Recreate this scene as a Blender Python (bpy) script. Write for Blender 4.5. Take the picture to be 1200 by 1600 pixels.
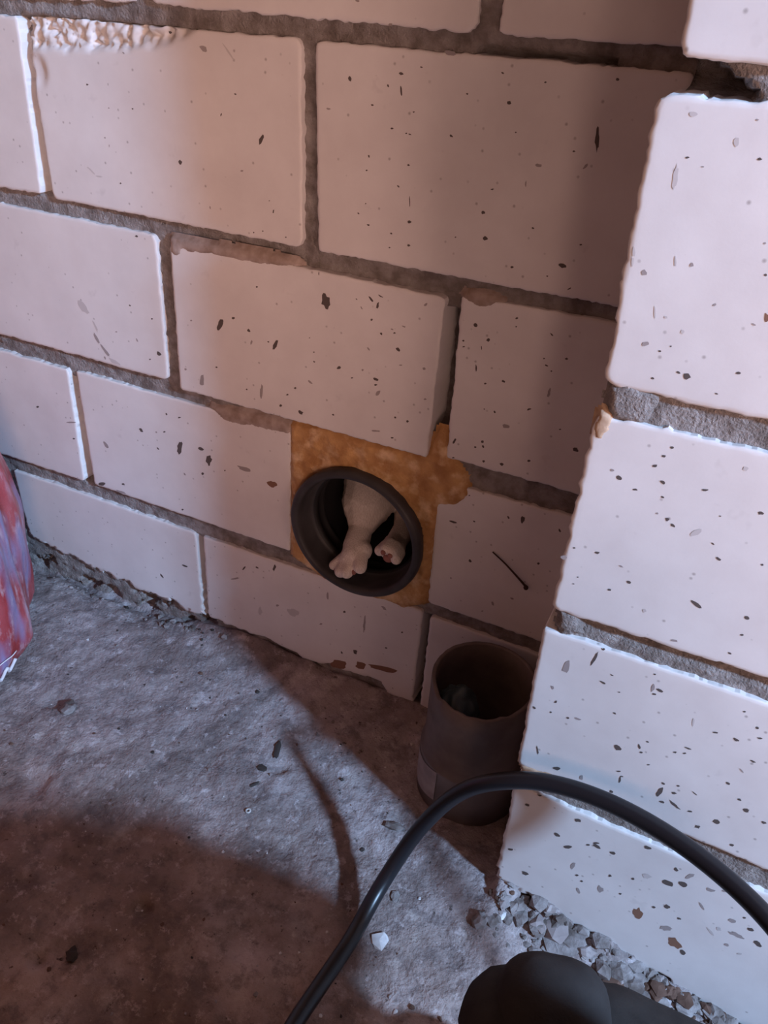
import bpy, bmesh, math, random
import numpy as np
from mathutils import Vector, Matrix

# ---------------------------------------------------------------- clear
for o in list(bpy.data.objects):
    bpy.data.objects.remove(o, do_unlink=True)
S = bpy.context.scene
COL = S.collection

# ---------------------------------------------------------------- camera
cam_d = bpy.data.cameras.new('camera')
cam = bpy.data.objects.new('camera', cam_d)
COL.objects.link(cam)
cR = Vector((0.90005469, 0.43294129, 0.0496326))
cU = Vector((-0.27530113, 0.47661949, 0.8348911))
cF = Vector((-0.33780296, 0.76511156, -0.54817283))
M = Matrix((cR, cU, -cF)).transposed().to_4x4()
M.translation = Vector((0.32396077, -0.54240347, 0.62019487))
cam.matrix_world = M
cam_d.sensor_fit = 'VERTICAL'
cam_d.sensor_height = 36.0
cam_d.lens = 1237.82 * 36.0 / 1600.0
cam_d.clip_start = 0.01
S.camera = cam

# ---------------------------------------------------------------- world, lights, exposure
w = bpy.data.worlds.new('dim_room')
S.world = w
w.use_nodes = True
bg = w.node_tree.nodes['Background']
bg.inputs['Color'].default_value = (1.0, 0.49, 0.33, 1)
bg.inputs['Strength'].default_value = 0.16

ld = bpy.data.lights.new('daylight_opening', 'AREA')
ld.shape = 'DISK'
ld.size = 0.17
ld.energy = 96.0
ld.color = (0.41, 0.64, 1.0)
lo = bpy.data.objects.new('daylight_opening', ld)
COL.objects.link(lo)
lo.location = (2.06, -0.792, 1.37)
lo.rotation_euler = (Vector((0.1, -0.1, 0.15)) - lo.location).to_track_quat('-Z', 'Y').to_euler()

fd = bpy.data.lights.new('warm_fill', 'AREA')  # added soft fill for the wall's warm gradient, not a lamp in the room
fd.shape = 'RECTANGLE'
fd.size = 1.1
fd.size_y = 0.5
fd.spread = math.radians(57)
fd.energy = 4.4
fd.color = (1.0, 0.62, 0.50)
fo = bpy.data.objects.new('warm_fill', fd)
COL.objects.link(fo)
fo.location = (1.1, -1.0, 0.55)
fo.rotation_euler = (Vector((0.22, 0.0, 0.67)) - fo.location).to_track_quat('-Z', 'Y').to_euler()

S.view_settings.view_transform = 'Standard'
S.view_settings.look = 'None'
S.view_settings.exposure = 0.0
S.view_settings.gamma = 1.0
S.view_settings.use_curve_mapping = False

# ---------------------------------------------------------------- helpers
rng = np.random.default_rng(11)
_T = rng.random((256, 256))

def vn(x, y):
    x = np.asarray(x, float); y = np.asarray(y, float)
    xi = np.floor(x).astype(int); yi = np.floor(y).astype(int)
    fx = x - xi; fy = y - yi
    fx = fx * fx * (3 - 2 * fx); fy = fy * fy * (3 - 2 * fy)
    a = _T[xi % 256, yi % 256]; b = _T[(xi + 1) % 256, yi % 256]
    c = _T[xi % 256, (yi + 1) % 256]; d = _T[(xi + 1) % 256, (yi + 1) % 256]
    return (a * (1 - fx) + b * fx) * (1 - fy) + (c * (1 - fx) + d * fx) * fy

def fbm(x, y, f, o=4, s=0.0, g=0.5):
    r = 0; a = 1.0; t = 0
    for i in range(o):
        r = r + a * (vn(x * f + 17.3 * i + s, y * f + 5.1 * i - s * 0.7) - 0.5)
        t += a; a *= g; f *= 2.03
    return r / t * 2

def sst(a, b, x):
    t = np.clip((x - a) / (b - a), 0, 1)
    return t * t * (3 - 2 * t)

def mesh_obj(name, verts, faces, m, parent=None, smooth=True, origin=None):
    v = np.asarray(verts, float)
    if origin is None:
        origin = v.mean(axis=0) if parent is not None else np.zeros(3)
    origin = np.asarray(origin, float)
    me = bpy.data.meshes.new(name)
    me.from_pydata((v - origin).tolist(), [], faces if isinstance(faces, list) else faces.tolist())
    me.update()
    if smooth:
        me.polygons.foreach_set('use_smooth', [True] * len(me.polygons))
    for mm in (m if isinstance(m, (list, tuple)) else [m]):
        me.materials.append(mm)
    o = bpy.data.objects.new(name, me)
    COL.objects.link(o)
    o.location = origin
    if parent is not None:
        o.parent = parent
        o.location = Vector(origin) - world_loc(parent)
    return o

def world_loc(o):
    v = Vector((0, 0, 0))
    while o is not None:
        v += o.location; o = o.parent
    return v

def empty(name, loc):
    o = bpy.data.objects.new(name, None)
    o.empty_display_size = 0.02
    COL.objects.link(o)
    o.location = loc
    return o

def tag(o, label, cat=None, group=None, kind=None):
    if label: o['label'] = label
    if cat: o['category'] = cat
    if group: o['group'] = group
    if kind: o['kind'] = kind
    return o

def grid_faces(nu, nv, flip=False):
    i = np.arange(nv - 1)[:, None] * nu + np.arange(nu - 1)[None, :]
    f = np.stack([i, i + 1, i + nu + 1, i + nu], -1).reshape(-1, 4)
    return f[:, ::-1] if flip else f

# ---------------------------------------------------------------- materials
def mat(name):
    m = bpy.data.materials.new(name)
    m.use_nodes = True
    nt = m.node_tree
    b = nt.nodes['Principled BSDF']
    b.inputs['Specular IOR Level'].default_value = 0.25
    return m, nt, b

def N(nt, t, **kw):
    n = nt.nodes.new(t)
    for k, v in kw.items():
        if k in n.inputs: n.inputs[k].default_value = v
        else: setattr(n, k, v)
    return n

def noise(nt, pos, scale, detail=4, rough=0.55):
    n = N(nt, 'ShaderNodeTexNoise', Scale=scale, Detail=detail, Roughness=rough)
    nt.links.new(pos, n.inputs['Vector'])
    return n.outputs['Fac']

def ramp(nt, fac, stops):
    r = nt.nodes.new('ShaderNodeValToRGB')
    e = r.color_ramp.elements
    while len(e) < len(stops): e.new(0.5)
    for k, (p, c) in enumerate(stops):
        e[k].position = p
        e[k].color = (c, c, c, 1) if isinstance(c, (int, float)) else (*c, 1)
    nt.links.new(fac, r.inputs['Fac'])
    return r.outputs['Color']

def mix(nt, fac, a, b, mode='MIX'):
    m = nt.nodes.new('ShaderNodeMix'); m.data_type = 'RGBA'; m.blend_type = mode
    for s, v in ((0, fac), (6, a), (7, b)):
        if isinstance(v, bpy.types.NodeSocket): nt.links.new(v, m.inputs[s])
        elif s == 0: m.inputs[0].default_value = v
        else: m.inputs[s].default_value = (*v, 1)
    return m.outputs[2]

def bump(nt, b, h, strength=0.3, dist=0.002):
    n = N(nt, 'ShaderNodeBump', Strength=strength, Distance=dist)
    nt.links.new(h, n.inputs['Height'])
    nt.links.new(n.outputs['Normal'], b.inputs['Normal'])

def position(nt):
    return nt.nodes.new('ShaderNodeNewGeometry').outputs['Position']

def objpos(nt):
    return nt.nodes.new('ShaderNodeTexCoord').outputs['Object']

def rough_mat(name, c0, c1, scale, bscale, bstr=0.4, bdist=0.002, rough=0.9, lo=0.35, hi=0.65, c2=None, s2=8):
    m, nt, b = mat(name)
    p = position(nt)
    col = ramp(nt, noise(nt, p, scale, 6), [(lo, c0), (hi, c1)])
    if c2:
        col = mix(nt, ramp(nt, noise(nt, p, s2, 4), [(0.5, 0.0), (0.72, 1.0)]), col, c2)
    nt.links.new(col, b.inputs['Base Color'])
    b.inputs['Roughness'].default_value = rough
    if bstr: bump(nt, b, noise(nt, p, bscale, 5, 0.6), bstr, bdist)
    return m

def flat_mat(name, c, rough=0.6, spec=0.25, bscale=0, bstr=0.2, bdist=0.001):
    m, nt, b = mat(name)
    b.inputs['Base Color'].default_value = (*c, 1)
    b.inputs['Roughness'].default_value = rough
    b.inputs['Specular IOR Level'].default_value = spec
    if bscale: bump(nt, b, noise(nt, objpos(nt), bscale, 4), bstr, bdist)
    return m

def brick_material():
    m, nt, b = mat('white_silicate_brick')
    p = position(nt)
    base = ramp(nt, noise(nt, p, 14, 5, 0.6), [(0.3, (0.70, 0.665, 0.655)), (0.7, (0.80, 0.775, 0.765))])
    # a few fine dark grains in the sand-lime body
    v = N(nt, 'ShaderNodeTexVoronoi', Scale=150.0, Randomness=1.0)
    nt.links.new(p, v.inputs['Vector'])
    wn = N(nt, 'ShaderNodeSeparateColor'); nt.links.new(v.outputs['Color'], wn.inputs['Color'])
    pick = ramp(nt, wn.outputs['Red'], [(0.80, 0.0), (0.82, 1.0)])
    dot = ramp(nt, v.outputs['Distance'], [(0.06, 1.0), (0.20, 0.0)])
    grain = mix(nt, 1.0, pick, dot, 'MULTIPLY')
    g2 = mix(nt, 1.0, grain, (0.55, 0.55, 0.55), 'MULTIPLY')
    base = mix(nt, g2, base, (0.20, 0.16, 0.15))
    # thin grey scuffs
    sc = ramp(nt, noise(nt, p, 38, 3, 0.7), [(0.66, 0.0), (0.80, 0.35)])
    base = mix(nt, sc, base, (0.45, 0.41, 0.40))
    nt.links.new(base, b.inputs['Base Color'])
    b.inputs['Roughness'].default_value = 0.92
    h = mix(nt, 0.35, noise(nt, p, 600, 3, 0.6), noise(nt, p, 120, 4, 0.6))
    bump(nt, b, h, 0.16, 0.0005)
    return m

M_brick = brick_material()
M_mortar = rough_mat('grey_mortar', (0.20, 0.17, 0.155), (0.37, 0.335, 0.32), 95, 420, 0.9, 0.003)
M_smear = rough_mat('brown_mortar_smear', (0.30, 0.22, 0.18), (0.46, 0.37, 0.33), 90, 260, 0.5, 0.001)
M_tanmort = rough_mat('tan_mortar_smear', (0.42, 0.27, 0.17), (0.58, 0.42, 0.30), 120, 260, 0.4, 0.001)
M_dark = flat_mat('pit_dark', (0.115, 0.092, 0.085), 0.95)
M_mid = flat_mat('pit_grey', (0.36, 0.315, 0.31), 0.95)
M_light = flat_mat('scuff_grey', (0.575, 0.54, 0.535), 0.95)
M_brown = flat_mat('pit_brown', (0.24, 0.13, 0.09), 0.95)
M_foam = rough_mat('orange_foam', (0.40, 0.20, 0.075), (0.62, 0.36, 0.15), 55, 130, 0.7, 0.003, 0.6, c2=(0.78, 0.56, 0.34), s2=60)
M_plastic = rough_mat('dark_grey_plastic', (0.040, 0.037, 0.039), (0.070, 0.064, 0.067), 30, 90, 0.15, 0.001, 0.42)
M_rubber_bore_shade = flat_mat('black_rubber_bore_shade', (0.018, 0.017, 0.018), 0.5)
M_pvc = rough_mat('dusty_grey_plastic', (0.125, 0.10, 0.095), (0.20, 0.165, 0.155), 25, 70, 0.2, 0.001, 0.45)
M_dust = rough_mat('dusty_band', (0.27, 0.225, 0.22), (0.36, 0.31, 0.30), 60, 120, 0.2, 0.001, 0.7)
M_rag = flat_mat('blue_black_film', (0.055, 0.085, 0.10), 0.35, 0.5)
M_cable = flat_mat('black_cable_sheath', (0.012, 0.012, 0.015), 0.34, 0.5, 300, 0.08, 0.0005)
M_stone = rough_mat('rubble_grey', (0.13, 0.105, 0.095), (0.36, 0.325, 0.32), 55, 220, 0.6, 0.002)
M_white = rough_mat('white_chip', (0.58, 0.56, 0.55), (0.78, 0.76, 0.76), 60, 200, 0.4, 0.001)
M_tan = rough_mat('brown_chip', (0.085, 0.045, 0.032), (0.17, 0.10, 0.075), 60, 200, 0.4, 0.001)
M_darkchip = flat_mat('dark_chip', (0.05, 0.04, 0.036), 0.8, 0.25, 200, 0.3)
M_metal = flat_mat('dull_metal', (0.5, 0.48, 0.46), 0.45)
M_nail = flat_mat('rusty_wire', (0.055, 0.028, 0.02), 0.7)
M_thread = flat_mat('white_thread', (0.75, 0.72, 0.74), 0.8)
M_trouser = rough_mat('charcoal_cloth', (0.022, 0.019, 0.018), (0.036, 0.032, 0.03), 60, 900, 0.4, 0.0006, 0.85)
M_patch = rough_mat('black_knee_cloth', (0.026, 0.022, 0.021), (0.034, 0.030, 0.029), 60, 700, 0.4, 0.0006, 0.8)
M_boot = flat_mat('boot_leather', (0.02, 0.018, 0.017), 0.5, 0.4, 80, 0.2)

def floor_material():
    m, nt, b = mat('stained_concrete')
    p = position(nt)
    c = ramp(nt, noise(nt, p, 9, 8, 0.62), [(0.30, (0.17, 0.135, 0.125)), (0.50, (0.32, 0.27, 0.265)), (0.68, (0.52, 0.46, 0.465))])
    blot = ramp(nt, noise(nt, p, 22, 6, 0.65), [(0.36, 1.0), (0.50, 0.0)])
    b2 = mix(nt, 1.0, blot, (0.62, 0.62, 0.62), 'MULTIPLY')
    c = mix(nt, b2, c, (0.15, 0.12, 0.115))
    pale = ramp(nt, noise(nt, p, 34, 7, 0.7), [(0.55, 0.0), (0.70, 0.7)])
    c = mix(nt, pale, c, (0.50, 0.46, 0.45))
    mot = ramp(nt, noise(nt, p, 48, 6, 0.75), [(0.38, 0.55), (0.50, 0.0)])
    c = mix(nt, mot, c, (0.12, 0.10, 0.105))
    lit = ramp(nt, noise(nt, p, 75, 5, 0.75), [(0.56, 0.0), (0.66, 0.6)])
    c = mix(nt, lit, c, (0.60, 0.55, 0.57))
    sp = ramp(nt, noise(nt, p, 130, 3, 0.7), [(0.27, 1.0), (0.36, 0.0)])
    c = mix(nt, sp, c, (0.07, 0.055, 0.05))
    # a brown cast that is strongest away from the wall
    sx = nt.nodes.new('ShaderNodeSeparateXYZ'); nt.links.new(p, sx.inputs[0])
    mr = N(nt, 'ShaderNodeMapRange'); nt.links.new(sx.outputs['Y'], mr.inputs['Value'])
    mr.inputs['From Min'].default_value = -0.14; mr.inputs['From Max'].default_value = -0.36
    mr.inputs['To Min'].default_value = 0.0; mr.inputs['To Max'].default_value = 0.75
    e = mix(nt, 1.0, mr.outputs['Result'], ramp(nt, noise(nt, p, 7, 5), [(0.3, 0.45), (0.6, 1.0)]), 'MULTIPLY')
    brown_cast = mix(nt, 1.0, c, (0.86, 0.61, 0.42), 'MULTIPLY')
    c = mix(nt, e, c, brown_cast)
    nt.links.new(c, b.inputs['Base Color'])
    b.inputs['Roughness'].default_value = 0.9
    h = mix(nt, 0.5, noise(nt, p, 60, 7, 0.65), noise(nt, p, 240, 4, 0.6))
    bump(nt, b, h, 0.8, 0.004)
    return m
M_floor = floor_material()

def fur_material():
    m, nt, b = mat('white_fur')
    p = position(nt)
    st = N(nt, 'ShaderNodeMapping'); nt.links.new(p, st.inputs['Vector'])
    st.inputs['Scale'].default_value = (900, 900, 160)
    n = N(nt, 'ShaderNodeTexNoise', Scale=1.0, Detail=4.0); nt.links.new(st.outputs['Vector'], n.inputs['Vector'])
    c = ramp(nt, n.outputs['Fac'], [(0.3, (0.60, 0.52, 0.47)), (0.7, (0.80, 0.73, 0.68))])
    # fur darkens deeper in the pipe, upwards and to the right
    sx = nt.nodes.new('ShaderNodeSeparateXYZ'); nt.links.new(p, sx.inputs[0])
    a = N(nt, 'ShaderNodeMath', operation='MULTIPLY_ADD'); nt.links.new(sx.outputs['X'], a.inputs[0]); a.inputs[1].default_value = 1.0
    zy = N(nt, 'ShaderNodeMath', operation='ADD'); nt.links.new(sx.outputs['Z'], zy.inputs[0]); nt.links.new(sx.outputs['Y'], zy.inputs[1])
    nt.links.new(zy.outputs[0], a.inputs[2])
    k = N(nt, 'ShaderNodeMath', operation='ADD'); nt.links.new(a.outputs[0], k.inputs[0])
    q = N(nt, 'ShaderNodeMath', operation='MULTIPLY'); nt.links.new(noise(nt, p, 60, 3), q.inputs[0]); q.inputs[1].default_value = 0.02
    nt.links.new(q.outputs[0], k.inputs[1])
    darken = ramp(nt, k.outputs[0], [(0.335, 0.0), (0.375, 1.0)])
    c = mix(nt, darken, c, (0.05, 0.042, 0.04))
    nt.links.new(c, b.inputs['Base Color'])
    b.inputs['Roughness'].default_value = 0.95
    bump(nt, b, n.outputs['Fac'], 0.5, 0.0012)
    return m
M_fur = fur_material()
M_pad = flat_mat('pink_paw_pad', (0.30, 0.13, 0.11), 0.7)

def bag_material():
    m, nt, b = mat('red_printed_film')
    p = position(nt)
    mp = N(nt, 'ShaderNodeMapping'); nt.links.new(p, mp.inputs['Vector']); mp.inputs['Scale'].default_value = (1.0, 1.0, 0.30)
    q = mp.outputs['Vector']
    c = ramp(nt, noise(nt, q, 24, 4, 0.6), [(0.36, (0.30, 0.022, 0.024)), (0.54, (0.40, 0.075, 0.085)), (0.70, (0.52, 0.32, 0.38))])
    c = mix(nt, ramp(nt, noise(nt, q, 17, 3), [(0.52, 0.0), (0.62, 0.85)]), c, (0.26, 0.25, 0.44))
    c = mix(nt, ramp(nt, noise(nt, q, 90, 5, 0.7), [(0.52, 0.0), (0.70, 0.7)]), c, (0.62, 0.46, 0.52))
    nt.links.new(c, b.inputs['Base Color'])
    b.inputs['Roughness'].default_value = 0.32
    b.inputs['Specular IOR Level'].default_value = 0.5
    bump(nt, b, noise(nt, p, 45, 5, 0.6), 0.5, 0.004)
    return m
M_bag = bag_material()
M_film = flat_mat('clear_film', (0.62, 0.50, 0.58), 0.25, 0.5, 60, 0.4, 0.003)

# ---------------------------------------------------------------- measured tables (metres on the wall / pier faces)
PITS_WALL = [(0.0402,0.5696,9,-16,-10,-4,0), (0.078,0.5757,16,-3,-3,-8,0), (0.0788,0.5658,5,-28,-7,-1,0), (0.069,0.5679,4,-8,-6,-2,0), (0.0922,0.5805,11,-4,-3,-4,0), (0.0577,0.5554,12,1,1,-6,0), (0.0889,0.554,8,1,1,-5,0), (0.0735,0.5424,11,1,0,-6,0), (0.0844,0.5405,8,1,0,-4,0), (0.0871,0.5401,10,-3,-2,-4,0), (0.1171,0.5423,11,-6,-4,-5,0), (0.1255,0.568,8,0,1,-5,0), (0.0567,0.5229,3,-10,-7,-1,0), (0.0553,0.5134,8,1,0,-6,0), (0.0874,0.5207,11,-3,-3,-6,0), (0.0807,0.506,10,-5,-4,-5,0), (0.0554,0.4908,6,1,0,-5,0), (0.09,0.497,4,-33,-4,-1,0), (0.0497,0.4832,9,-3,-3,-5,0), (0.0907,0.4832,17,2,1,-11,0), (0.0584,0.4762,12,-2,-2,-7,0), (0.0772,0.4731,10,-2,-2,-6,0), (0.0917,0.4668,12,2,1,-9,0), (0.0763,0.4628,8,2,0,-5,0), (0.1498,0.513,11,2,0,-6,0), (0.1453,0.4974,17,2,2,-12,0), (0.149,0.4807,17,-6,-6,-12,0), (0.1543,0.5654,18,-4,-3,-11,0), (0.127,0.478,6,1,0,-5,0), (0.1478,0.5815,9,-3,-2,-4,0), (-0.0326,0.5245,-19,-36,-16,3,0), (-0.0238,0.4744,-4,-15,-7,0,0), (-0.0131,0.4564,8,1,0,-5,0), (-0.0342,0.4579,8,1,0,-5,0), (-0.0274,0.4816,7,1,-1,-4,0), (0.0686,0.6028,17,1,0,-8,1), (0.0442,0.6144,16,0,0,-6,1), (0.0238,0.5499,18,-1,-2,-7,1), (0.1114,0.5897,44,-4,-1,-14,1), (0.2136,0.5503,10,-65,-15,-1,0), (0.1757,0.5786,8,1,1,-5,0), (0.2192,0.5836,10,1,2,-8,0), (0.2004,0.5422,9,1,1,-5,0), (0.2153,0.4868,9,2,1,-5,0), (0.1815,0.4923,9,-3,-3,-6,0), (0.1611,0.5491,7,1,1,-5,0), (0.1724,0.5193,3,-20,-5,-1,1), (0.2094,0.5344,15,16,7,-6,1), (0.1791,0.5315,22,-1,0,-11,1), (0.1709,0.4645,11,2,1,-9,0), (0.2054,0.4712,28,-5,-3,-15,0), (0.1964,0.4626,7,1,1,-6,0), (0.1494,0.4184,18,3,2,-15,0), (0.1603,0.4091,17,4,1,-14,0), (0.1795,0.4295,11,3,1,-7,0), (0.1799,0.4233,7,1,1,-5,0), (0.1412,0.4044,10,2,1,-7,0), (0.1419,0.3998,10,2,0,-6,0), (0.1537,0.3853,3,-27,-7,-1,0), (0.1559,0.402,5,-19,-4,-1,0), (0.2063,0.423,12,-9,-3,-4,0), (0.2038,0.4042,7,2,1,-6,0), (0.2199,0.4075,11,2,2,-9,0), (0.1763,0.3798,14,-2,-2,-10,0), (0.1625,0.3746,10,3,1,-8,0), (0.2106,0.396,7,2,1,-6,0), (0.2065,0.3994,12,-2,-1,-6,0), (0.2118,0.3792,-3,-42,-11,1,1), (0.1727,0.3533,8,-10,-6,-5,0), (0.199,0.3624,16,11,4,-7,0), (0.1642,0.3537,7,2,1,-5,0), (0.1834,0.3438,30,2,-1,-16,1), (0.1429,0.3195,11,28,10,-3,0), (0.1663,0.3256,13,3,2,-11,0), (0.1608,0.3192,10,3,1,-9,0), (0.1674,0.3215,9,-11,-7,-7,0), (0.1694,0.3086,12,3,1,-12,0), (0.1845,0.3104,17,5,2,-15,0), (0.2057,0.3195,14,4,2,-9,0), (0.2248,0.3523,8,3,1,-6,0), (0.2393,0.3389,27,-3,-2,-16,0), (0.1436,0.3044,11,4,1,-7,0), (0.2131,0.4571,11,10,4,-4,0), (0.1612,0.2735,7,2,1,-7,0), (0.0245,0.4138,19,-57,-37,-16,0), (0.0645,0.4225,20,-18,-7,-7,0), (0.0703,0.4189,-6,-29,-10,0,0), (0.0723,0.4264,21,-7,-3,-5,0), (-0.0234,0.367,-24,-54,-17,3,0), (-0.0303,0.368,10,-3,-4,-6,0), (0.0099,0.38,8,2,0,-5,0), (0.0375,0.36,19,5,0,-15,0), (0.0144,0.3601,9,-5,-5,-6,0), (0.014,0.3685,8,2,0,-5,0), (-0.0045,0.3317,15,4,-1,-9,0), (-0.0126,0.3235,13,4,0,-9,0), (-0.0194,0.3114,17,4,-1,-13,0), (0.0008,0.3099,26,-5,-7,-17,0), (0.033,0.316,11,2,1,-10,0), (-0.0391,0.3204,-9,-71,-15,-3,1), (0.0105,0.3409,19,-11,-6,-8,1), (0.05,0.354,12,3,0,-7,0), (0.0593,0.3631,11,3,0,-11,1), (0.0656,0.4064,11,2,0,-7,0), (0.0744,0.3971,5,-11,-8,-5,0), (0.0857,0.3999,11,3,1,-6,0), (0.0899,0.3872,19,-11,-9,-13,0), (0.0714,0.3577,23,-2,-4,-13,0), (0.0716,0.3529,17,4,0,-9,0), (0.0743,0.346,17,26,14,-8,1), (0.0909,0.3286,11,3,0,-9,0), (0.1021,0.328,12,3,1,-10,0), (0.0892,0.3092,13,4,0,-8,0), (0.0741,0.3116,47,9,-1,-8,1), (0.1158,0.3511,12,3,0,-9,1), (0.1127,0.3765,11,-7,-7,-10,1), (0.1097,0.427,14,15,8,-6,1), (0.0931,0.4066,17,-2,-2,-7,1), (0.0834,0.4024,12,-2,-2,-5,1), (0.0639,0.3821,12,-11,-6,-6,1), (0.0925,0.3749,17,4,1,-5,1), (0.0565,0.4142,8,-10,-5,-4,1), (0.0519,0.4203,9,-3,-2,-4,0), (0.0184,0.4342,0,-16,-5,-1,0), (-0.0397,0.4133,10,2,-1,-8,0), (-0.0787,0.374,-30,-59,-23,4,0), (-0.0648,0.3819,16,3,0,-11,0), (-0.0498,0.374,18,-6,-10,-15,0), (-0.0475,0.3638,-10,-24,-10,1,1), (-0.086,0.3323,12,3,-1,-9,0), (-0.1035,0.316,-13,-67,-29,-5,1), (-0.1211,0.3224,18,4,-1,-11,1), (-0.11,0.3708,12,3,0,-8,1), (-0.0547,0.3184,10,3,0,-8,0), (-0.1534,0.329,19,-17,-21,-18,0), (-0.1807,0.3698,14,-1,-4,-8,0), (-0.1565,0.362,12,2,-1,-8,0), (-0.2016,0.3405,14,3,-1,-8,1), (-0.1773,0.3373,9,-15,-9,-6,1), (-0.1646,0.3212,11,3,-1,-7,0), (-0.2205,0.3103,9,-15,-10,-7,1), (-0.2385,0.3571,63,-59,-31,-24,2), (-0.2269,0.3406,23,-53,-13,-7,2), (-0.2279,0.3287,30,-50,-21,-13,1), (-0.2186,0.3177,55,-57,-15,-11,1), (-0.2097,0.3088,65,-19,-17,-23,2), (-0.14,0.2339,-19,-77,-34,-5,0), (-0.114,0.24,37,1,-7,-20,0), (-0.1053,0.2297,-11,-63,-34,-7,0), (-0.1146,0.2116,19,-1,-7,-16,0), (-0.1869,0.2406,21,-11,-15,-16,0), (-0.1676,0.2435,14,3,-1,-10,1), (-0.1574,0.2467,16,4,-2,-10,0), (-0.1367,0.2678,19,5,-1,-9,0), (-0.1522,0.2676,7,-12,-9,-6,0), (-0.1679,0.225,15,-8,-8,-9,0), (-0.2381,0.2095,26,-34,-19,-15,1), (-0.2524,0.1572,53,17,-4,-20,0), (-0.222,0.1663,23,4,-5,-14,0), (-0.2277,0.1549,68,-2,-8,-15,1), (-0.1372,0.2043,12,-11,-9,-9,1), (-0.0643,0.232,80,-5,-8,-23,1), (-0.087,0.2236,10,3,-1,-10,0), (-0.1448,0.1592,17,5,-2,-13,0), (-0.3264,0.2314,22,6,-4,-16,0), (-0.2815,0.2054,19,5,-2,-9,0), (-0.2818,0.2247,78,20,-2,-11,1), (-0.0329,0.2248,52,-14,-18,-35,3), (-0.1096,0.4996,6,-16,-16,-7,0), (-0.1951,0.5469,13,1,-2,-7,0), (-0.1518,0.5336,11,1,-1,-6,0), (-0.1761,0.5319,9,1,-1,-6,1), (-0.1737,0.4755,13,2,-2,-8,0), (-0.1842,0.5093,9,1,-1,-6,1), (-0.1808,0.5037,-3,-13,-5,0,1), (-0.054,0.5523,10,-3,-4,-5,0), (-0.0677,0.5374,-3,-11,-6,0,0), (-0.0512,0.5003,14,2,0,-7,1), (-0.0836,0.4688,2,-13,-7,-3,1), (-0.1545,0.5715,10,-5,-6,-4,1), (-0.1083,0.5877,17,-3,-6,-9,0), (-0.0797,0.5794,32,-15,-14,-13,1), (-0.0576,0.578,54,-57,-6,-4,2), (-0.2046,0.4822,43,-30,-8,-5,2), (-0.1961,0.4782,41,0,-3,-7,2), (-0.1632,0.4341,18,1,-4,-9,0), (-0.0427,0.4555,8,1,0,-7,0), (0.1498,0.2429,33,1,-1,-11,0), (0.1683,0.2498,11,-1,-1,-8,0), (0.1967,0.2634,9,-12,-7,-8,0), (0.2086,0.265,2,-39,-18,-4,0), (0.2399,0.2651,11,-14,-6,-7,0), (0.1697,0.2084,16,-11,-7,-12,0), (0.2282,0.2277,11,4,2,-13,0), (0.2115,0.183,15,-4,-3,-11,1), (0.1954,0.171,13,-19,-8,-10,1), (0.1539,0.1835,9,4,1,-8,1), (0.1871,0.1586,11,5,1,-7,1), (-0.0711,0.1103,24,37,8,-4,0), (-0.055,0.1169,18,-4,-5,-11,0), (-0.0336,0.1244,-16,-50,-16,0,0), (-0.0843,0.0911,69,39,1,-11,1), (0.0286,0.1129,1,-55,-12,-5,1), (0.0704,0.0932,-1,-113,-14,-5,1), (0.0478,0.0997,17,7,1,-14,0), (0.0905,0.1223,27,-15,-9,-19,1), (0.0615,0.0518,15,-24,-19,-22,0), (0.046,0.0438,9,-14,-9,-10,0), (0.0956,0.0725,14,0,-2,-9,0), (0.1114,0.1003,11,5,0,-12,0), (0.0211,0.0722,20,9,0,-14,1), (-0.0121,0.0742,67,-15,-24,-55,2), (-0.0535,0.0585,-3,-61,-25,-10,2), (0.0433,0.0252,100,25,-8,-71,3), (0.0682,0.0359,61,15,-5,-53,3), (0.0949,0.0433,173,36,-5,-40,3), (-0.0316,0.0758,21,9,-1,-18,1), (-0.15,0.0836,40,0,-5,-13,0), (-0.1846,0.0561,22,-22,-11,-12,0)]
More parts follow.
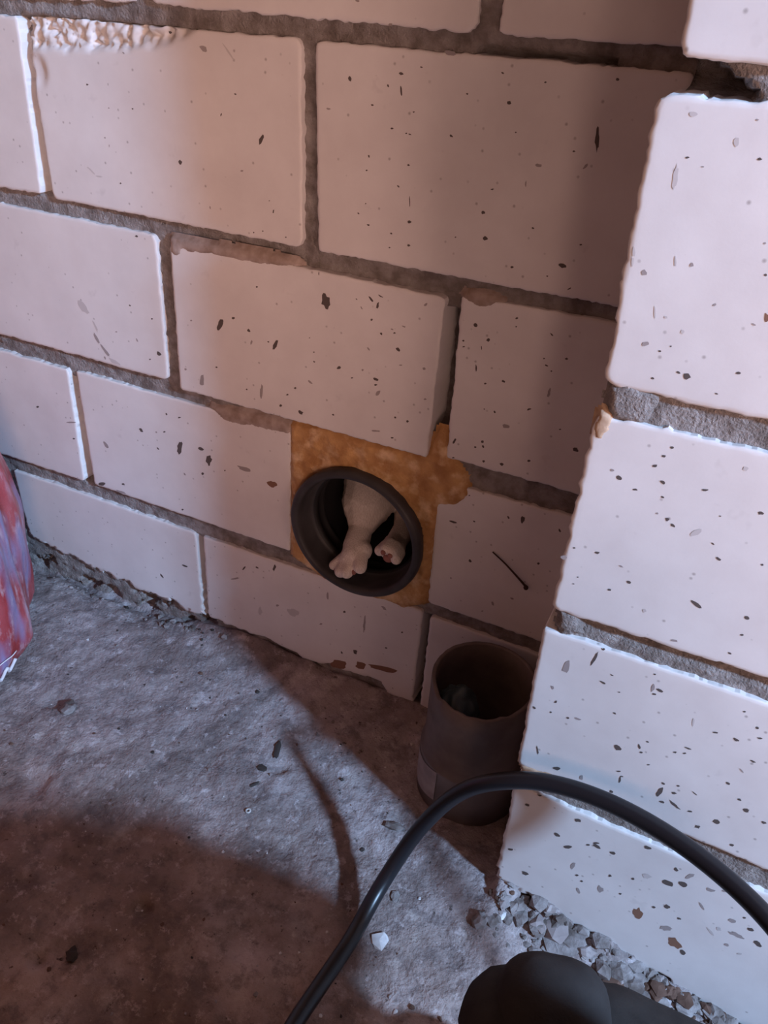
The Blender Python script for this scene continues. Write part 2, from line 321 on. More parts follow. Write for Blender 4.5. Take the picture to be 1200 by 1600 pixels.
PITS_PIER = [(0.2836,0.5661,8,1,1,-5,0), (0.2804,0.5577,5,-53,-11,0,2), (0.3126,0.5688,10,1,1,-6,0), (0.2908,0.5632,5,1,1,-3,1), (0.3075,0.5834,6,0,1,-4,1), (0.3019,0.5739,2,-20,-13,1,2), (0.2696,0.5231,5,-24,-7,-1,2), (0.3245,0.5357,6,1,1,-5,1), (0.2817,0.5831,17,1,3,-10,2), (0.2764,0.5143,15,3,3,-14,1), (0.2701,0.5182,6,-30,-6,-1,2), (0.2856,0.4969,8,-31,-4,-1,2), (0.2849,0.4804,15,10,6,-10,1), (0.2924,0.4783,7,-2,-2,-5,0), (0.2969,0.4817,5,1,1,-4,0), (0.2924,0.4637,7,2,2,-6,0), (0.3103,0.429,10,-2,-1,-7,0), (0.3076,0.4231,10,3,2,-7,0), (0.3045,0.4163,13,4,2,-8,0), (0.288,0.4037,17,-6,-3,-13,0), (0.2835,0.4073,10,-1,-1,-8,1), (0.3105,0.4078,13,-7,-4,-9,0), (0.2979,0.3991,14,2,0,-7,0), (0.3128,0.3991,8,-3,-1,-4,0), (0.2891,0.5221,7,-29,-5,-1,2), (0.2968,0.5215,10,2,3,-10,1), (0.3347,0.5038,10,2,6,-22,3), (0.3112,0.5053,7,7,3,-4,1), (0.2911,0.4953,9,2,2,-6,2), (0.3004,0.4898,9,1,2,-10,2), (0.3303,0.4996,9,-3,-1,-4,1), (0.3035,0.4694,10,-1,0,-6,0), (0.3079,0.4686,12,-14,-12,-13,0), (0.3302,0.4753,10,2,2,-7,0), (0.3236,0.4629,8,-1,0,-4,0), (0.3287,0.5224,7,1,2,-5,0), (0.332,0.4096,15,5,1,-6,0), (0.3321,0.4096,16,4,2,-7,0), (0.3611,0.4047,14,1,2,-11,0), (0.3182,0.3863,8,-8,-7,-9,0), (0.3218,0.3837,14,-3,-1,-10,0), (0.3432,0.3968,5,2,2,-4,0), (0.3441,0.3791,8,-5,-1,-5,0), (0.3494,0.3708,14,-5,-1,-8,0), (0.2862,0.3521,15,4,1,-9,0), (0.2679,0.3421,23,3,1,-16,1), (0.2727,0.3507,8,3,1,-6,0), (0.3076,0.3384,14,-1,-1,-10,0), (0.2982,0.329,11,2,1,-8,0), (0.3011,0.3477,12,-4,-2,-6,1), (0.346,0.3374,30,-13,-4,-14,0), (0.373,0.3386,14,-4,-2,-12,0), (0.3413,0.3074,19,6,2,-11,1), (0.3206,0.3219,12,5,3,-12,2), (0.374,0.3262,8,3,1,-7,0), (0.3716,0.3111,9,-2,-1,-7,0), (0.3706,0.3747,6,2,2,-7,0), (0.334,0.3831,22,29,12,-14,2), (0.3473,0.4272,15,4,4,-12,2), (0.2786,0.3311,4,2,0,-5,0), (0.277,0.3253,6,2,1,-5,0), (0.3124,0.3989,7,-4,-2,-4,0), (0.3122,0.3883,7,3,1,-6,1), (0.2844,0.2589,-8,-56,-19,3,1), (0.3001,0.2742,-11,-62,-8,2,0), (0.2788,0.2378,10,-14,-7,-11,1), (0.283,0.2262,6,13,5,-5,0), (0.309,0.2569,22,-3,-1,-9,0), (0.3127,0.2655,12,-3,-1,-6,0), (0.32,0.2538,7,0,-1,-6,0), (0.3382,0.2664,-1,-36,-10,0,1), (0.3423,0.2665,22,-6,-2,-10,0), (0.3401,0.2621,12,3,1,-8,0), (0.3368,0.2777,7,3,2,-6,0), (0.27,0.2137,13,-3,-2,-12,0), (0.2814,0.2154,8,4,1,-8,0), (0.321,0.2349,12,-3,-1,-8,0), (0.2998,0.2184,25,0,0,-9,1), (0.2932,0.2159,9,5,2,-9,0), (0.3288,0.2062,28,-16,-6,-21,0), (0.3417,0.214,11,-24,-5,-6,0), (0.3438,0.2099,10,3,1,-8,0), (0.3455,0.2211,10,0,0,-7,0), (0.369,0.228,22,0,0,-8,0), (0.363,0.2208,10,6,2,-9,0), (0.3685,0.2228,10,6,1,-7,0), (0.3924,0.2487,20,-3,0,-12,0), (0.3804,0.2487,14,4,1,-8,0), (0.404,0.2564,14,4,1,-8,0), (0.3906,0.2725,7,4,2,-6,0), (0.3666,0.251,6,-35,-7,-3,2), (0.2944,0.1646,29,9,1,-18,0), (0.2785,0.1753,13,-42,-5,-4,0), (0.3342,0.1849,15,9,1,-8,0), (0.3366,0.1775,4,-38,-6,-2,0), (0.3371,0.1811,12,7,2,-6,0), (0.3505,0.2012,10,6,1,-5,0), (0.363,0.1896,11,-3,-1,-12,0), (0.3628,0.181,8,51,15,-6,0), (0.3662,0.1721,17,1,0,-13,0), (0.374,0.1741,44,-27,-3,-12,0), (0.3719,0.1926,10,3,1,-9,0), (0.3711,0.1848,16,5,1,-12,0), (0.3844,0.1737,15,5,1,-10,0), (0.414,0.1938,16,5,3,-18,0), (0.4014,0.1734,21,7,3,-21,0), (0.3918,0.162,15,0,1,-15,0), (0.3981,0.2112,14,-3,0,-9,0), (0.4058,0.2365,16,-2,0,-9,0), (0.402,0.2259,16,-14,-2,-7,1), (0.4079,0.2007,12,0,1,-8,0), (0.3827,0.1915,22,-12,-1,-5,0), (0.426,0.1891,14,0,1,-12,0), (0.4005,0.2635,8,5,3,-10,0), (0.3121,0.1651,12,-25,-11,-14,1), (0.3336,0.1631,12,0,0,-14,0), (0.2803,0.1146,21,7,1,-15,0), (0.3181,0.1207,22,7,1,-22,0), (0.2874,0.1303,15,5,1,-10,0), (0.3039,0.2838,9,4,2,-10,0), (0.2754,0.0557,21,9,1,-15,0), (0.3165,0.0875,31,21,3,-17,0), (0.3363,0.1011,33,-7,-3,-19,0), (0.3347,0.1045,19,14,2,-10,0), (0.3477,0.101,24,2,0,-20,0), (0.3681,0.1223,24,2,0,-19,0), (0.3238,0.0685,6,46,16,-3,1), (0.2912,0.0347,33,4,-1,-24,0), (0.3287,0.0596,12,9,3,-13,0), (0.3331,0.055,10,7,2,-13,0), (0.3332,0.0419,19,-27,-8,-18,1), (0.3475,0.0554,19,-28,-13,-28,1), (0.3509,0.0753,11,8,3,-14,0), (0.3619,0.0599,9,7,2,-11,0), (0.3664,0.083,11,8,2,-12,0), (0.3903,0.1121,17,-15,-5,-17,0), (0.3998,0.1108,25,42,8,-16,1), (0.3888,0.0942,37,9,3,-33,0), (0.3982,0.1,35,3,2,-33,0), (0.3742,0.0925,32,13,3,-28,2), (0.4152,0.1059,35,3,1,-19,1), (0.4237,0.1109,17,7,2,-16,1), (0.3782,0.0463,34,28,14,-63,3), (0.3865,0.0615,12,10,3,-13,0), (0.3947,0.0686,21,2,0,-24,0), (0.405,0.061,15,7,2,-13,0), (0.4146,0.0856,26,-34,-4,-11,1), (0.3996,0.0436,43,28,5,-26,1), (0.4091,0.0312,53,-10,-2,-53,3), (0.4166,0.0244,27,-14,-4,-27,0), (0.4358,0.0831,28,3,1,-25,1), (0.4488,0.0825,19,2,2,-25,0), (0.442,0.0919,11,9,3,-10,0), (0.4426,0.0703,49,-2,1,-23,1), (0.4571,0.0706,27,-6,0,-28,0), (0.431,0.0687,18,-10,-2,-20,2), (0.4401,0.0551,14,11,5,-17,1), (0.4501,0.0514,14,12,3,-11,2), (0.4268,0.0619,36,-32,-3,-13,2), (0.4448,0.1264,21,17,7,-26,0), (0.3294,0.0988,13,9,2,-11,0), (0.3065,0.0959,24,-13,-5,-20,0), (0.401,0.1734,22,7,3,-20,0), (0.392,0.1621,14,10,3,-13,0), (0.4139,0.194,15,10,5,-17,0), (0.398,0.2109,13,-3,-1,-11,0), (0.4077,0.2012,10,6,2,-8,0), (0.4153,0.1577,13,9,4,-11,0)]

# ---------------------------------------------------------------- brick builder
def quad_map(c, u, v):            # c = TL, TR, BR, BL ; u left-right, v top-bottom
    c = np.asarray(c, float)
    return ((1 - u) * (1 - v))[:, None] * c[0] + (u * (1 - v))[:, None] * c[1] + (u * v)[:, None] * c[2] + ((1 - u) * v)[:, None] * c[3]

PIT_MATS = [M_dark, M_mid, M_light, M_brown]

def build_brick(parent, c, y, depth=0.10, step=0.0029, jit=0.0010, corner=0.004, chip=None, botjit=None, seed=0, fine=True):
    c = np.asarray(c, float)
    W = np.linalg.norm(c[1] - c[0]); H = np.linalg.norm(c[3] - c[0])
    if not fine: step = 0.02
    nu = max(4, int(W / step) + 1); nv = max(4, int(H / step) + 1)
    # columns gathered a little towards the edges so the arris can round over
    def axis(n, L):
        t = np.linspace(0, 1, n)
        e = min(0.2, 0.0009 / L)
        return np.concatenate([[0, e], t[1:-1], [1 - e, 1]])
    U = axis(nu, W); V = axis(nv, H); nu, nv = len(U), len(V)
    uu, vv = np.meshgrid(U, V); uu = uu.ravel(); vv = vv.ravel()
    # round the corners in the plane
    du = np.minimum(uu, 1 - uu) * W; dv = np.minimum(vv, 1 - vv) * H
    r = corner
    inn = (du < r) & (dv < r)
    a = r - du; b = r - dv
    k = np.where(inn, np.maximum(a, b) / np.maximum(np.hypot(a, b), 1e-9), 1.0)
    du2 = np.where(inn, r - a * k, du); dv2 = np.where(inn, r - b * k, dv)
    u2 = np.where(uu < 0.5, du2 / W, 1 - du2 / W); v2 = np.where(vv < 0.5, dv2 / H, 1 - dv2 / H)
    P = quad_map(c, u2, v2)
    edge = np.minimum(du, dv)
    # ragged arris
    fall = np.exp(-edge / 0.004)
    s = seed * 7.7
    jx = fbm(P[:, 0], P[:, 1], 170, 4, s, 0.7); jz = fbm(P[:, 0], P[:, 1], 170, 4, s + 31, 0.7)
    amp = np.full(len(P), jit)
    if botjit: amp = np.where(vv > 0.5, jit + botjit * np.exp(-dv / 0.02), amp)
    P[:, 0] += jx * amp * fall * 1.6; P[:, 1] += jz * amp * fall * 1.6
    if botjit: P[:, 1] += botjit * np.exp(-((1 - vv) * H) / 0.012) * np.maximum(0, fbm(P[:, 0], P[:, 1] * 0, 45, 3, s + 9) * 1.6)
    yy = y + 0.0009 * np.clip(1 - edge / 0.0014, 0, 1) ** 2
    yy = yy + fbm(P[:, 0], P[:, 1], 30, 4, s + 3) * 0.00022
    if chip is not None: yy = yy + chip(P[:, 0], P[:, 1])
    v3 = np.column_stack([P[:, 0], yy, P[:, 1]])
    F = grid_faces(nu, nv)[:, ::-1]            # normal to -y for TL-first grid
    ring = np.concatenate([np.arange(nu), np.arange(1, nv) * nu + nu - 1, (nv - 1) * nu + np.arange(nu - 2, -1, -1), np.arange(nv - 2, 0, -1) * nu])
    back = v3[ring].copy(); back[:, 1] = y + depth
    n0 = len(v3); m = len(ring)
    verts = np.vstack([v3, back])
    sides = [[int(ring[i]), int(ring[(i + 1) % m]), n0 + (i + 1) % m, n0 + i] for i in range(m)]
    faces = F.tolist() + sides + [list(range(n0, n0 + m))]
    o = mesh_obj('brick', verts, faces, M_brick, parent)
    me = o.data
    bm = bmesh.new(); bm.from_mesh(me); bmesh.ops.recalc_face_normals(bm, faces=bm.faces); bm.to_mesh(me); bm.free()
    me.polygons.foreach_set('use_smooth', [True] * len(F) + [False] * (len(me.polygons) - len(F)))
    return o

def inside(c, x, z):
    c = np.asarray(c); n = len(c); s = 0
    for i in range(n):
        a, b = c[i], c[(i + 1) % n]
        s += 1 if (b[0] - a[0]) * (z - a[1]) - (b[1] - a[1]) * (x - a[0]) < 0.0 else -1
    return abs(s) == n

def add_pits(brick, c, y, table, seed=0):
    """sunken-looking grey inclusions and scuffs on one brick face, one mesh per brick"""
    vs, fs, ms = [], [], []
    rr = random.Random(int(abs(c[0][0]) * 1e4) + 5)
    for (x, z, ax, az, bx, bz, k) in table:
        if not inside(c, x, z): continue
        n = 9 if max(abs(ax), abs(az), abs(bx), abs(bz)) < 40 else 14
        b0 = len(vs)
        vs.append((x, y - 0.00075, z))
        for i in range(n):
            t = 2 * math.pi * i / n
            q = rr.uniform(0.68, 1.2)
            ca, sa = math.cos(t) * q, math.sin(t) * q
            vs.append((x + (ax * ca + bx * sa) * 1e-4, y - 0.00055, z + (az * ca + bz * sa) * 1e-4))
        for i in range(n):
            fs.append([b0, b0 + 1 + (i + 1) % n, b0 + 1 + i]); ms.append(k)
    if not fs: return
    va = np.array(vs); va[:, 1] = y - 0.00016 + fbm(va[:, 0], va[:, 2], 30, 4, seed * 7.7 + 3) * 0.00022
    vs = va
    o = mesh_obj('pit_marks', vs, fs, PIT_MATS, brick, smooth=False, origin=world_loc(brick))
    o.data.polygons.foreach_set('material_index', ms)
    o['kind'] = 'stuff'
    bm = bmesh.new(); bm.from_mesh(o.data); bmesh.ops.recalc_face_normals(bm, faces=bm.faces)
    for f in bm.faces:
        if f.normal.y > 0: f.normal_flip()
    bm.to_mesh(o.data); bm.free()

# ---------------------------------------------------------------- back wall
PCX, PCZ, PR = 0.0600, 0.2030, 0.0670        # drain pipe axis and outer radius

def mortar_slab(name, x0, x1, z0, z1, y, depth, fn, step=0.003, hole=None, m=None, parent=None):
    nx = int((x1 - x0) / step) + 1; nz = int((z1 - z0) / step) + 1
    X, Z = np.meshgrid(np.linspace(x0, x1, nx), np.linspace(z1, z0, nz)); X = X.ravel(); Z = Z.ravel()
    Y = y + fn(X, Z)
    v = np.column_stack([X, Y, Z])
    F = grid_faces(nx, nz)[:, ::-1]
    if hole:
        cx = X[F].mean(1); cz = Z[F].mean(1)
        F = F[np.hypot(cx - hole[0], cz - hole[1]) > hole[2]]
    ring = np.concatenate([np.arange(nx), np.arange(1, nz) * nx + nx - 1, (nz - 1) * nx + np.arange(nx - 2, -1, -1), np.arange(nz - 2, 0, -1) * nx])
    back = v[ring].copy(); back[:, 1] = y + depth
    n0 = len(v); k = len(ring)
    sides = [[int(ring[i]), n0 + i, n0 + (i + 1) % k, int(ring[(i + 1) % k])] for i in range(k)]
    return mesh_obj(name, np.vstack([v, back]), F.tolist() + sides, m or M_mortar, parent, origin=None if parent is not None else ((x0 + x1) / 2, y, z0))

def wall_mortar(x, z):
    d = 0.0042 + 0.0020 * fbm(x, z, 60, 4, 3) + 0.0022 * fbm(x * 0.5, z, 210, 3, 8, 0.8)
    d = d + 0.013 * sst(-0.262, -0.255, x) * (1 - sst(-0.11, -0.085, x)) * sst(0.555, 0.565, z) * (1 - sst(0.589, 0.592, z))
    d = d + 0.026 * sst(0.12, 0.34, fbm(x, z * 1.6, 52, 3, 77)) * sst(-0.13, -0.16, x) * sst(0.022, 0.012, z)
    def deep(x0, x1, z0, z1, a, e=0.002):
        return a * sst(x0 - e, x0 + e, x) * (1 - sst(x1 - e, x1 + e, x)) * sst(z0 - e, z0 + e, z) * (1 - sst(z1 - e, z1 + e, z))
    d = d + deep(-0.282, -0.258, 0.150, 0.276, 0.030)          # open head joints
    d = d + deep(0.120, 0.142, 0.318, 0.424, 0.026)
    d = d + deep(-0.136, -0.118, 0.000, 0.128, 0.020)
    d = d + deep(0.127, 0.142, 0.000, 0.128, 0.020)
    d = d + deep(-0.270, -0.248, 0.456, 0.575, 0.012)
    d = d + deep(0.000, 0.014, 0.455, 0.578, 0.002)
    d = d + deep(0.130, 0.215, 0.588, 0.594 , 0.014, 0.0015)  # crack under the top joint
    return d

wall = mortar_slab('wall_back', -0.80, 0.42, -0.03, 0.93, 0.0, 0.14, wall_mortar, 0.0027, (PCX, PCZ, 0.064))
tag(wall, 'white sand-lime brick wall with grey mortar joints and a round drain hole', kind='structure')

def top_left_chip(x, z):
    wdt = np.interp(x, [-0.26, -0.245, -0.20, -0.15, -0.12, -0.09], [0.030, 0.021, 0.019, 0.015, 0.012, 0.0])
    zt = 0.5905
    m = sst(-0.0025, 0.0025, wdt + 0.004 * fbm(x, z * 0, 90, 3, 2) - (zt - z))
    m = m * (wdt > 0.0005)
    r = np.abs(fbm(x, z * 0.6, 190, 3, 4, 0.8)) * 1.5 + 0.45 * fbm(x, z, 420, 2, 6)
    c2 = 0.003 * sst(0.012, 0.004, np.hypot(x + 0.2465, (z - 0.553) * 0.8))
    return m * (0.0025 + 0.0100 * np.clip(r, 0, 1)) + c2 * 0.8

def d1_chip(x, z):
    a = sst(0.004, -0.004, z - np.interp(x, [-0.12, -0.05, 0.0, 0.05, 0.09, 0.10, 0.125], [0.018, 0.019, 0.013, 0.016, 0.024, 0.010, 0.006]) + 0.005 * fbm(x, z, 60, 3, 5))
    return a * 0.012

B = {}
def wall_brick(c, y=0.0, **kw):
    b = build_brick(wall, c, y, **kw)
    add_pits(b, c, y, PITS_WALL, kw.get('seed', 0))
    return b
W = wall_brick
W([(-0.126, 0.742), (0.127, 0.742), (0.128, 0.6016), (-0.1251, 0.6045)], seed=1, jit=0.0014, corner=0.008)
W([(0.1394, 0.742), (0.395, 0.742), (0.395, 0.603), (0.1423, 0.6015)], seed=2)
W([(-0.392, 0.742), (-0.140, 0.742), (-0.1395, 0.6047), (-0.392, 0.6015)], seed=3, jit=0.0014)
W([(-0.2521, 0.5905), (0.0017, 0.5909), (0.0015, 0.4507), (-0.2541, 0.4528)], seed=4, chip=top_left_chip, corner=0.006)
W([(0.0127, 0.5901), (0.262, 0.5902), (0.262, 0.4505), (0.0158, 0.4501)], seed=5)
W([(0.275, 0.590), (0.395, 0.590), (0.395, 0.4505), (0.275, 0.4505)], seed=6, fine=False)
W([(-0.5120, 0.5900), (-0.2582, 0.5893), (-0.2652, 0.4550), (-0.5120, 0.4515)], seed=7, y=-0.0012)
W([(-0.3960, 0.4398), (-0.1423, 0.4384), (-0.1454, 0.3039), (-0.3960, 0.3051)], seed=8, corner=0.007)
W([(-0.1258, 0.4380), (0.1247, 0.4347), (0.1216, 0.2993), (-0.1303, 0.3004)], seed=9, y=-0.003, corner=0.003)
W([(0.1363, 0.4388), (0.392, 0.4408), (0.392, 0.3006), (0.1373, 0.3026)], seed=10)
W([(-0.5300, 0.2872), (-0.2723, 0.2864), (-0.2777, 0.1528), (-0.5300, 0.1513)], seed=11, y=-0.001)
W([(-0.2629, 0.2872), (-0.0111, 0.2861), (-0.0149, 0.1517), (-0.2650, 0.1525)], seed=12, depth=0.05)
W([(0.1330, 0.2790), (0.392, 0.2835), (0.392, 0.1454), (0.1343, 0.1465)], seed=13, corner=0.005)
W([(-0.3900, 0.1343), (-0.1305, 0.1340), (-0.1318, 0.0150), (-0.3900, 0.0385)], seed=14, botjit=0.007)
W([(-0.1216, 0.1330), (0.1307, 0.1349), (0.1288, 0.0000), (-0.1251, 0.0120)], seed=15, chip=d1_chip, botjit=0.004)
W([(0.1388, 0.1320), (0.392, 0.1299), (0.392, 0.0057), (0.1373, 0.0043)], seed=16)
for c, s in ([(-0.655, 0.742), (-0.404, 0.742), (-0.404, 0.602), (-0.655, 0.602)], 17), ([(-0.775, 0.590), (-0.525, 0.590), (-0.525, 0.452), (-0.775, 0.452)], 18), ([(-0.660, 0.440), (-0.409, 0.440), (-0.409, 0.304), (-0.660, 0.304)], 19), ([(-0.790, 0.287), (-0.542, 0.287), (-0.542, 0.152), (-0.790, 0.152)], 20), ([(-0.655, 0.134), (-0.403, 0.134), (-0.403, 0.010), (-0.655, 0.010)], 21):
    W(c, seed=s, fine=False)
for k in range(4):
    x = -0.52 + 0.262 * k
    W([(x, 0.894), (x + 0.25, 0.894), (x + 0.25, 0.754), (x, 0.754)], seed=30 + k, fine=False)

def patch(name, poly, y, thick, m, parent, step=0.0022, edge=0.0012, hole=None, seed=0, rough=1.0, amp=0.0):
    """an irregular lump spread on a face: grid inside the outline, thin at its rim"""
    p = np.asarray(poly); lo = p.min(0) - 0.006; hi = p.max(0) + 0.006
    nx = int((hi[0] - lo[0]) / step) + 2; nz = int((hi[1] - lo[1]) / step) + 2
    X, Z = np.meshgrid(np.linspace(lo[0], hi[0], nx), np.linspace(lo[1], hi[1], nz)); X = X.ravel(); Z = Z.ravel()
    ins = np.zeros(len(X), bool); dist = np.full(len(X), 9.0)
    n = len(p)
    for i in range(n):
        a, b = p[i], p[(i + 1) % n]
        cr = ((a[1] > Z) != (b[1] > Z)) & (X < (b[0] - a[0]) * (Z - a[1]) / (b[1] - a[1] + 1e-12) + a[0])
        ins ^= cr
        d = b - a; t = np.clip(((X - a[0]) * d[0] + (Z - a[1]) * d[1]) / (d @ d), 0, 1)
        dist = np.minimum(dist, np.hypot(X - a[0] - t * d[0], Z - a[1] - t * d[1]))
    sd = np.where(ins, dist, -dist) + edge * fbm(X, Z, 160, 3, seed)
    h = thick * sst(-0.0015, 0.004, sd) - 0.005 * sst(0.0, -0.004, sd)
    h = h + amp * fbm(X, Z, 42, 3, seed + 5) * sst(0, 0.006, sd) + amp * 0.5 * fbm(X, Z, 130, 3, seed + 9) * sst(0, 0.004, sd)
    v = np.column_stack([X, y - h, Z])
    F = grid_faces(nx, nz)
    keep = (sd[F] > -0.0035).any(1)
    if hole:
        keep &= np.hypot(X[F].mean(1) - hole[0], Z[F].mean(1) - hole[1]) > hole[2]
    F = F[keep]
    used = np.unique(F); mp = np.full(len(v), -1); mp[used] = np.arange(len(used))
    return mesh_obj(name, v[used], mp[F], m, parent)

FOAM = [(-0.011, 0.2932), (0.0217, 0.2969), (0.0564, 0.2951), (0.0929, 0.2973), (0.1211, 0.2986), (0.1254, 0.3142), (0.1305, 0.326), (0.1359, 0.3172), (0.138, 0.3022), (0.1525, 0.2931), (0.1597, 0.2743), (0.1503, 0.2611), (0.1343, 0.2565), (0.1328, 0.2205), (0.1316, 0.1772), (0.1318, 0.1455), (0.1103, 0.132), (0.0899, 0.1332), (0.0624, 0.1286), (0.0267, 0.133), (0.0034, 0.141), (-0.0134, 0.149), (-0.0114, 0.2287)]
foam = patch('foam_filling', FOAM, 0.0, 0.002, M_foam, wall, hole=(PCX, PCZ, 0.0655), seed=3, amp=0.0032)
foam['label'] = 'orange-brown expanding foam sealing the gap around the pipe'
SM = [[(-0.1242, 0.4386), (-0.0293, 0.4408), (0.0003, 0.4376), (-0.0295, 0.4336), (-0.0603, 0.4332), (-0.0856, 0.4332), (-0.1052, 0.431), (-0.1129, 0.433), (-0.1186, 0.4235), (-0.1241, 0.428)],
      [(0.1363, 0.4400), (0.1549, 0.4415), (0.1674, 0.439), (0.15, 0.4323), (0.1418, 0.4346)],
      [(-0.0978, 0.2898), (-0.011, 0.2942), (-0.0131, 0.2840), (-0.0557, 0.2813), (-0.0842, 0.2791)]]
for i, s in enumerate(SM):
    o = patch('mortar_smear', s, -0.0032 if i == 0 else -0.0002, 0.0009, M_smear, wall, step=0.0018, edge=0.002, seed=20 + i)

# ---------------------------------------------------------------- brick pier at the right
YP = -0.1445
def pier_mortar(x, z):
    d = 0.0035 + 0.0020 * fbm(x, z, 70, 4, 13) + 0.0014 * fbm(x, z, 260, 3, 18)
    top = sst(0.588, 0.592, z) * (1 - sst(0.602, 0.606, z))
    d = d + top * 0.045 * (1 - sst(0.286, 0.292, x - (0.600 - z) * 1.3 + 0.004 * fbm(x, z, 60, 3, 2)))     # mortar missing at the top joint
    j2 = sst(0.2925, 0.2955, z) * (1 - sst(0.303, 0.305, z))
    d = d + j2 * 0.006
    return d
pier = mortar_slab('wall_right', 0.273, 0.80, -0.08, 0.93, YP, 0.16, pier_mortar, 0.0036)
tag(pier, 'projecting white brick pier in bright light at the right', kind='structure')

def pier_brick(c, **kw):
    b = build_brick(pier, c, YP, depth=0.139, **kw)
    add_pits(b, c, YP, PITS_PIER, kw.get('seed', 0))
def pa_chip_shape(c):
    return c
pier_brick([(0.2632, 0.742), (0.513, 0.742), (0.513, 0.6045), (0.2705, 0.6029)], seed=41, corner=0.006)
pier_brick([(0.2648, 0.5895), (0.515, 0.5910), (0.515, 0.4560), (0.2690, 0.4545)], seed=42, jit=0.0014, corner=0.007)
pier_brick([(0.2682, 0.4375), (0.518, 0.4402), (0.518, 0.3012), (0.2672, 0.3014)], seed=43, corner=0.006, jit=0.0014)
pier_brick([(0.2644, 0.2845), (0.516, 0.2829), (0.516, 0.1447), (0.2664, 0.1530)], seed=44, corner=0.005)
pier_brick([(0.2676, 0.1310), (0.517, 0.1222), (0.517, -0.0460), (0.2692, 0.0116)], seed=45, botjit=0.006)
for i, (z1, z0) in enumerate([(0.742, 0.603), (0.591, 0.456), (0.440, 0.301), (0.284, 0.146), (0.124, -0.05)]):
    pier_brick([(0.528, z1), (0.778, z1), (0.778, z0), (0.528, z0)], seed=51 + i, fine=False)
pier_brick([(0.265, 0.894), (0.515, 0.894), (0.515, 0.755), (0.265, 0.755)], seed=60, fine=False)
pier_brick([(0.528, 0.894), (0.778, 0.894), (0.778, 0.755), (0.528, 0.755)], seed=61, fine=False)
# mortar left on the pier's corner arrises
CS = [[(0.2685, 0.1545), (0.277, 0.1555), (0.292, 0.1566), (0.2881, 0.1515), (0.2715, 0.1490)], [(0.2715, 0.4380), (0.2752, 0.4365), (0.2742, 0.4304), (0.2722, 0.4260), (0.2712, 0.4320)], [(0.2745, 0.4530), (0.281, 0.4560), (0.296, 0.4545), (0.292, 0.4380), (0.278, 0.4370), (0.2745, 0.4410)],
      [(0.2735, 0.3000), (0.282, 0.3005), (0.288, 0.2890), (0.277, 0.2860), (0.2735, 0.2900)]]
for i, s in enumerate(CS):
    patch('mortar_smear', s, YP + (0.0005 if i > 1 else -0.0004), 0.0015 if i > 1 else 0.0006, M_mortar if i > 1 else M_tanmort, pier, step=0.0016, edge=0.003, seed=70 + i, amp=0.001)

# ---------------------------------------------------------------- floor
def floor_z(x, y):
    dip = -0.172 * np.clip(x - 0.272, 0, 0.30) * sst(-0.36, -0.20, y)
    z = dip + 0.0045 * fbm(x, y, 9, 4, 40) + 0.0030 * fbm(x, y, 38, 4, 45) + 0.0019 * fbm(x, y, 130, 3, 48, 0.7)
    # dirt banked against the foot of the wall
    z = z + ((0.013 + 0.006 * fbm(x, y, 30, 3, 50)) * sst(-0.19, -0.10, x) + sst(-0.10, -0.18, x) * (-0.009 + 0.007 * fbm(x, y, 75, 3, 55))) * np.exp(-np.abs(y) / 0.020) * (x < 0.3)
    z = z + (0.010 + 0.012 * fbm(x, y, 60, 3, 61) + 0.006 * np.abs(fbm(x, y, 150, 3, 63))) * np.exp(-np.abs(y - YP) / 0.020) * sst(0.262, 0.275, x)
    # shallow spalls
    for (cx, cy, r, dd) in [(-0.14, -0.235, 0.018, 0.004), (-0.20, -0.16, 0.015, 0.004), (0.024, -0.293, 0.010, 0.006), (-0.02, -0.36, 0.008, 0.005), (0.046, -0.127, 0.010, 0.003), (0.215, -0.263, 0.016, 0.003)]:
        z = z - dd * sst(r, r * 0.4, np.hypot(x - cx, y - cy) + 0.4 * r * fbm(x, y, 90, 3, 52))
    return z
def axis_var(a, b, c, d, fine, coarse):
    return np.concatenate([np.arange(a, b, coarse), np.arange(b, c, fine), np.arange(c, d + coarse, coarse)])
fx = axis_var(-1.3, -0.48, 0.56, 1.7, 0.0034, 0.06)
fy = axis_var(-1.6, -0.50, 0.06, 0.12, 0.0034, 0.06)
X, Y = np.meshgrid(fx, fy); X = X.ravel(); Y = Y.ravel()
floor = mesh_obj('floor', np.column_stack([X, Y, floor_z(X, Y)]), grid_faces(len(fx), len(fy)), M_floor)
tag(floor, 'rough stained grey concrete floor with dust and debris', kind='structure')
def fz(x, y): return float(floor_z(np.array([x]), np.array([y]))[0])

# ---------------------------------------------------------------- lathe / tube helpers
def lathe(profile, n=72, axis='y', centre=(0, 0, 0), closed=False, zmod=None):
    """profile: list of (r, t) revolved about the axis"""
    vs, fs = [], []
    m = len(profile)
    for i in range(n):
        a = 2 * math.pi * i / n
        for (r, t) in profile:
            if axis == 'y': p = (centre[0] + r * math.cos(a), centre[1] + t, centre[2] + r * math.sin(a))
            else:
                tt = t if zmod is None else zmod(a, t)
                p = (centre[0] + r * math.cos(a), centre[1] + r * math.sin(a), centre[2] + tt)
            vs.append(p)
    k = m if closed else m - 1
    for i in range(n):
        j = (i + 1) % n
        for q in range(k):
            q2 = (q + 1) % m
            fs.append([i * m + q, j * m + q, j * m + q2, i * m + q2])
    return vs, fs

def fix_normals(o):
    bm = bmesh.new(); bm.from_mesh(o.data); bmesh.ops.recalc_face_normals(bm, faces=bm.faces); bm.to_mesh(o.data); bm.free()
    return o

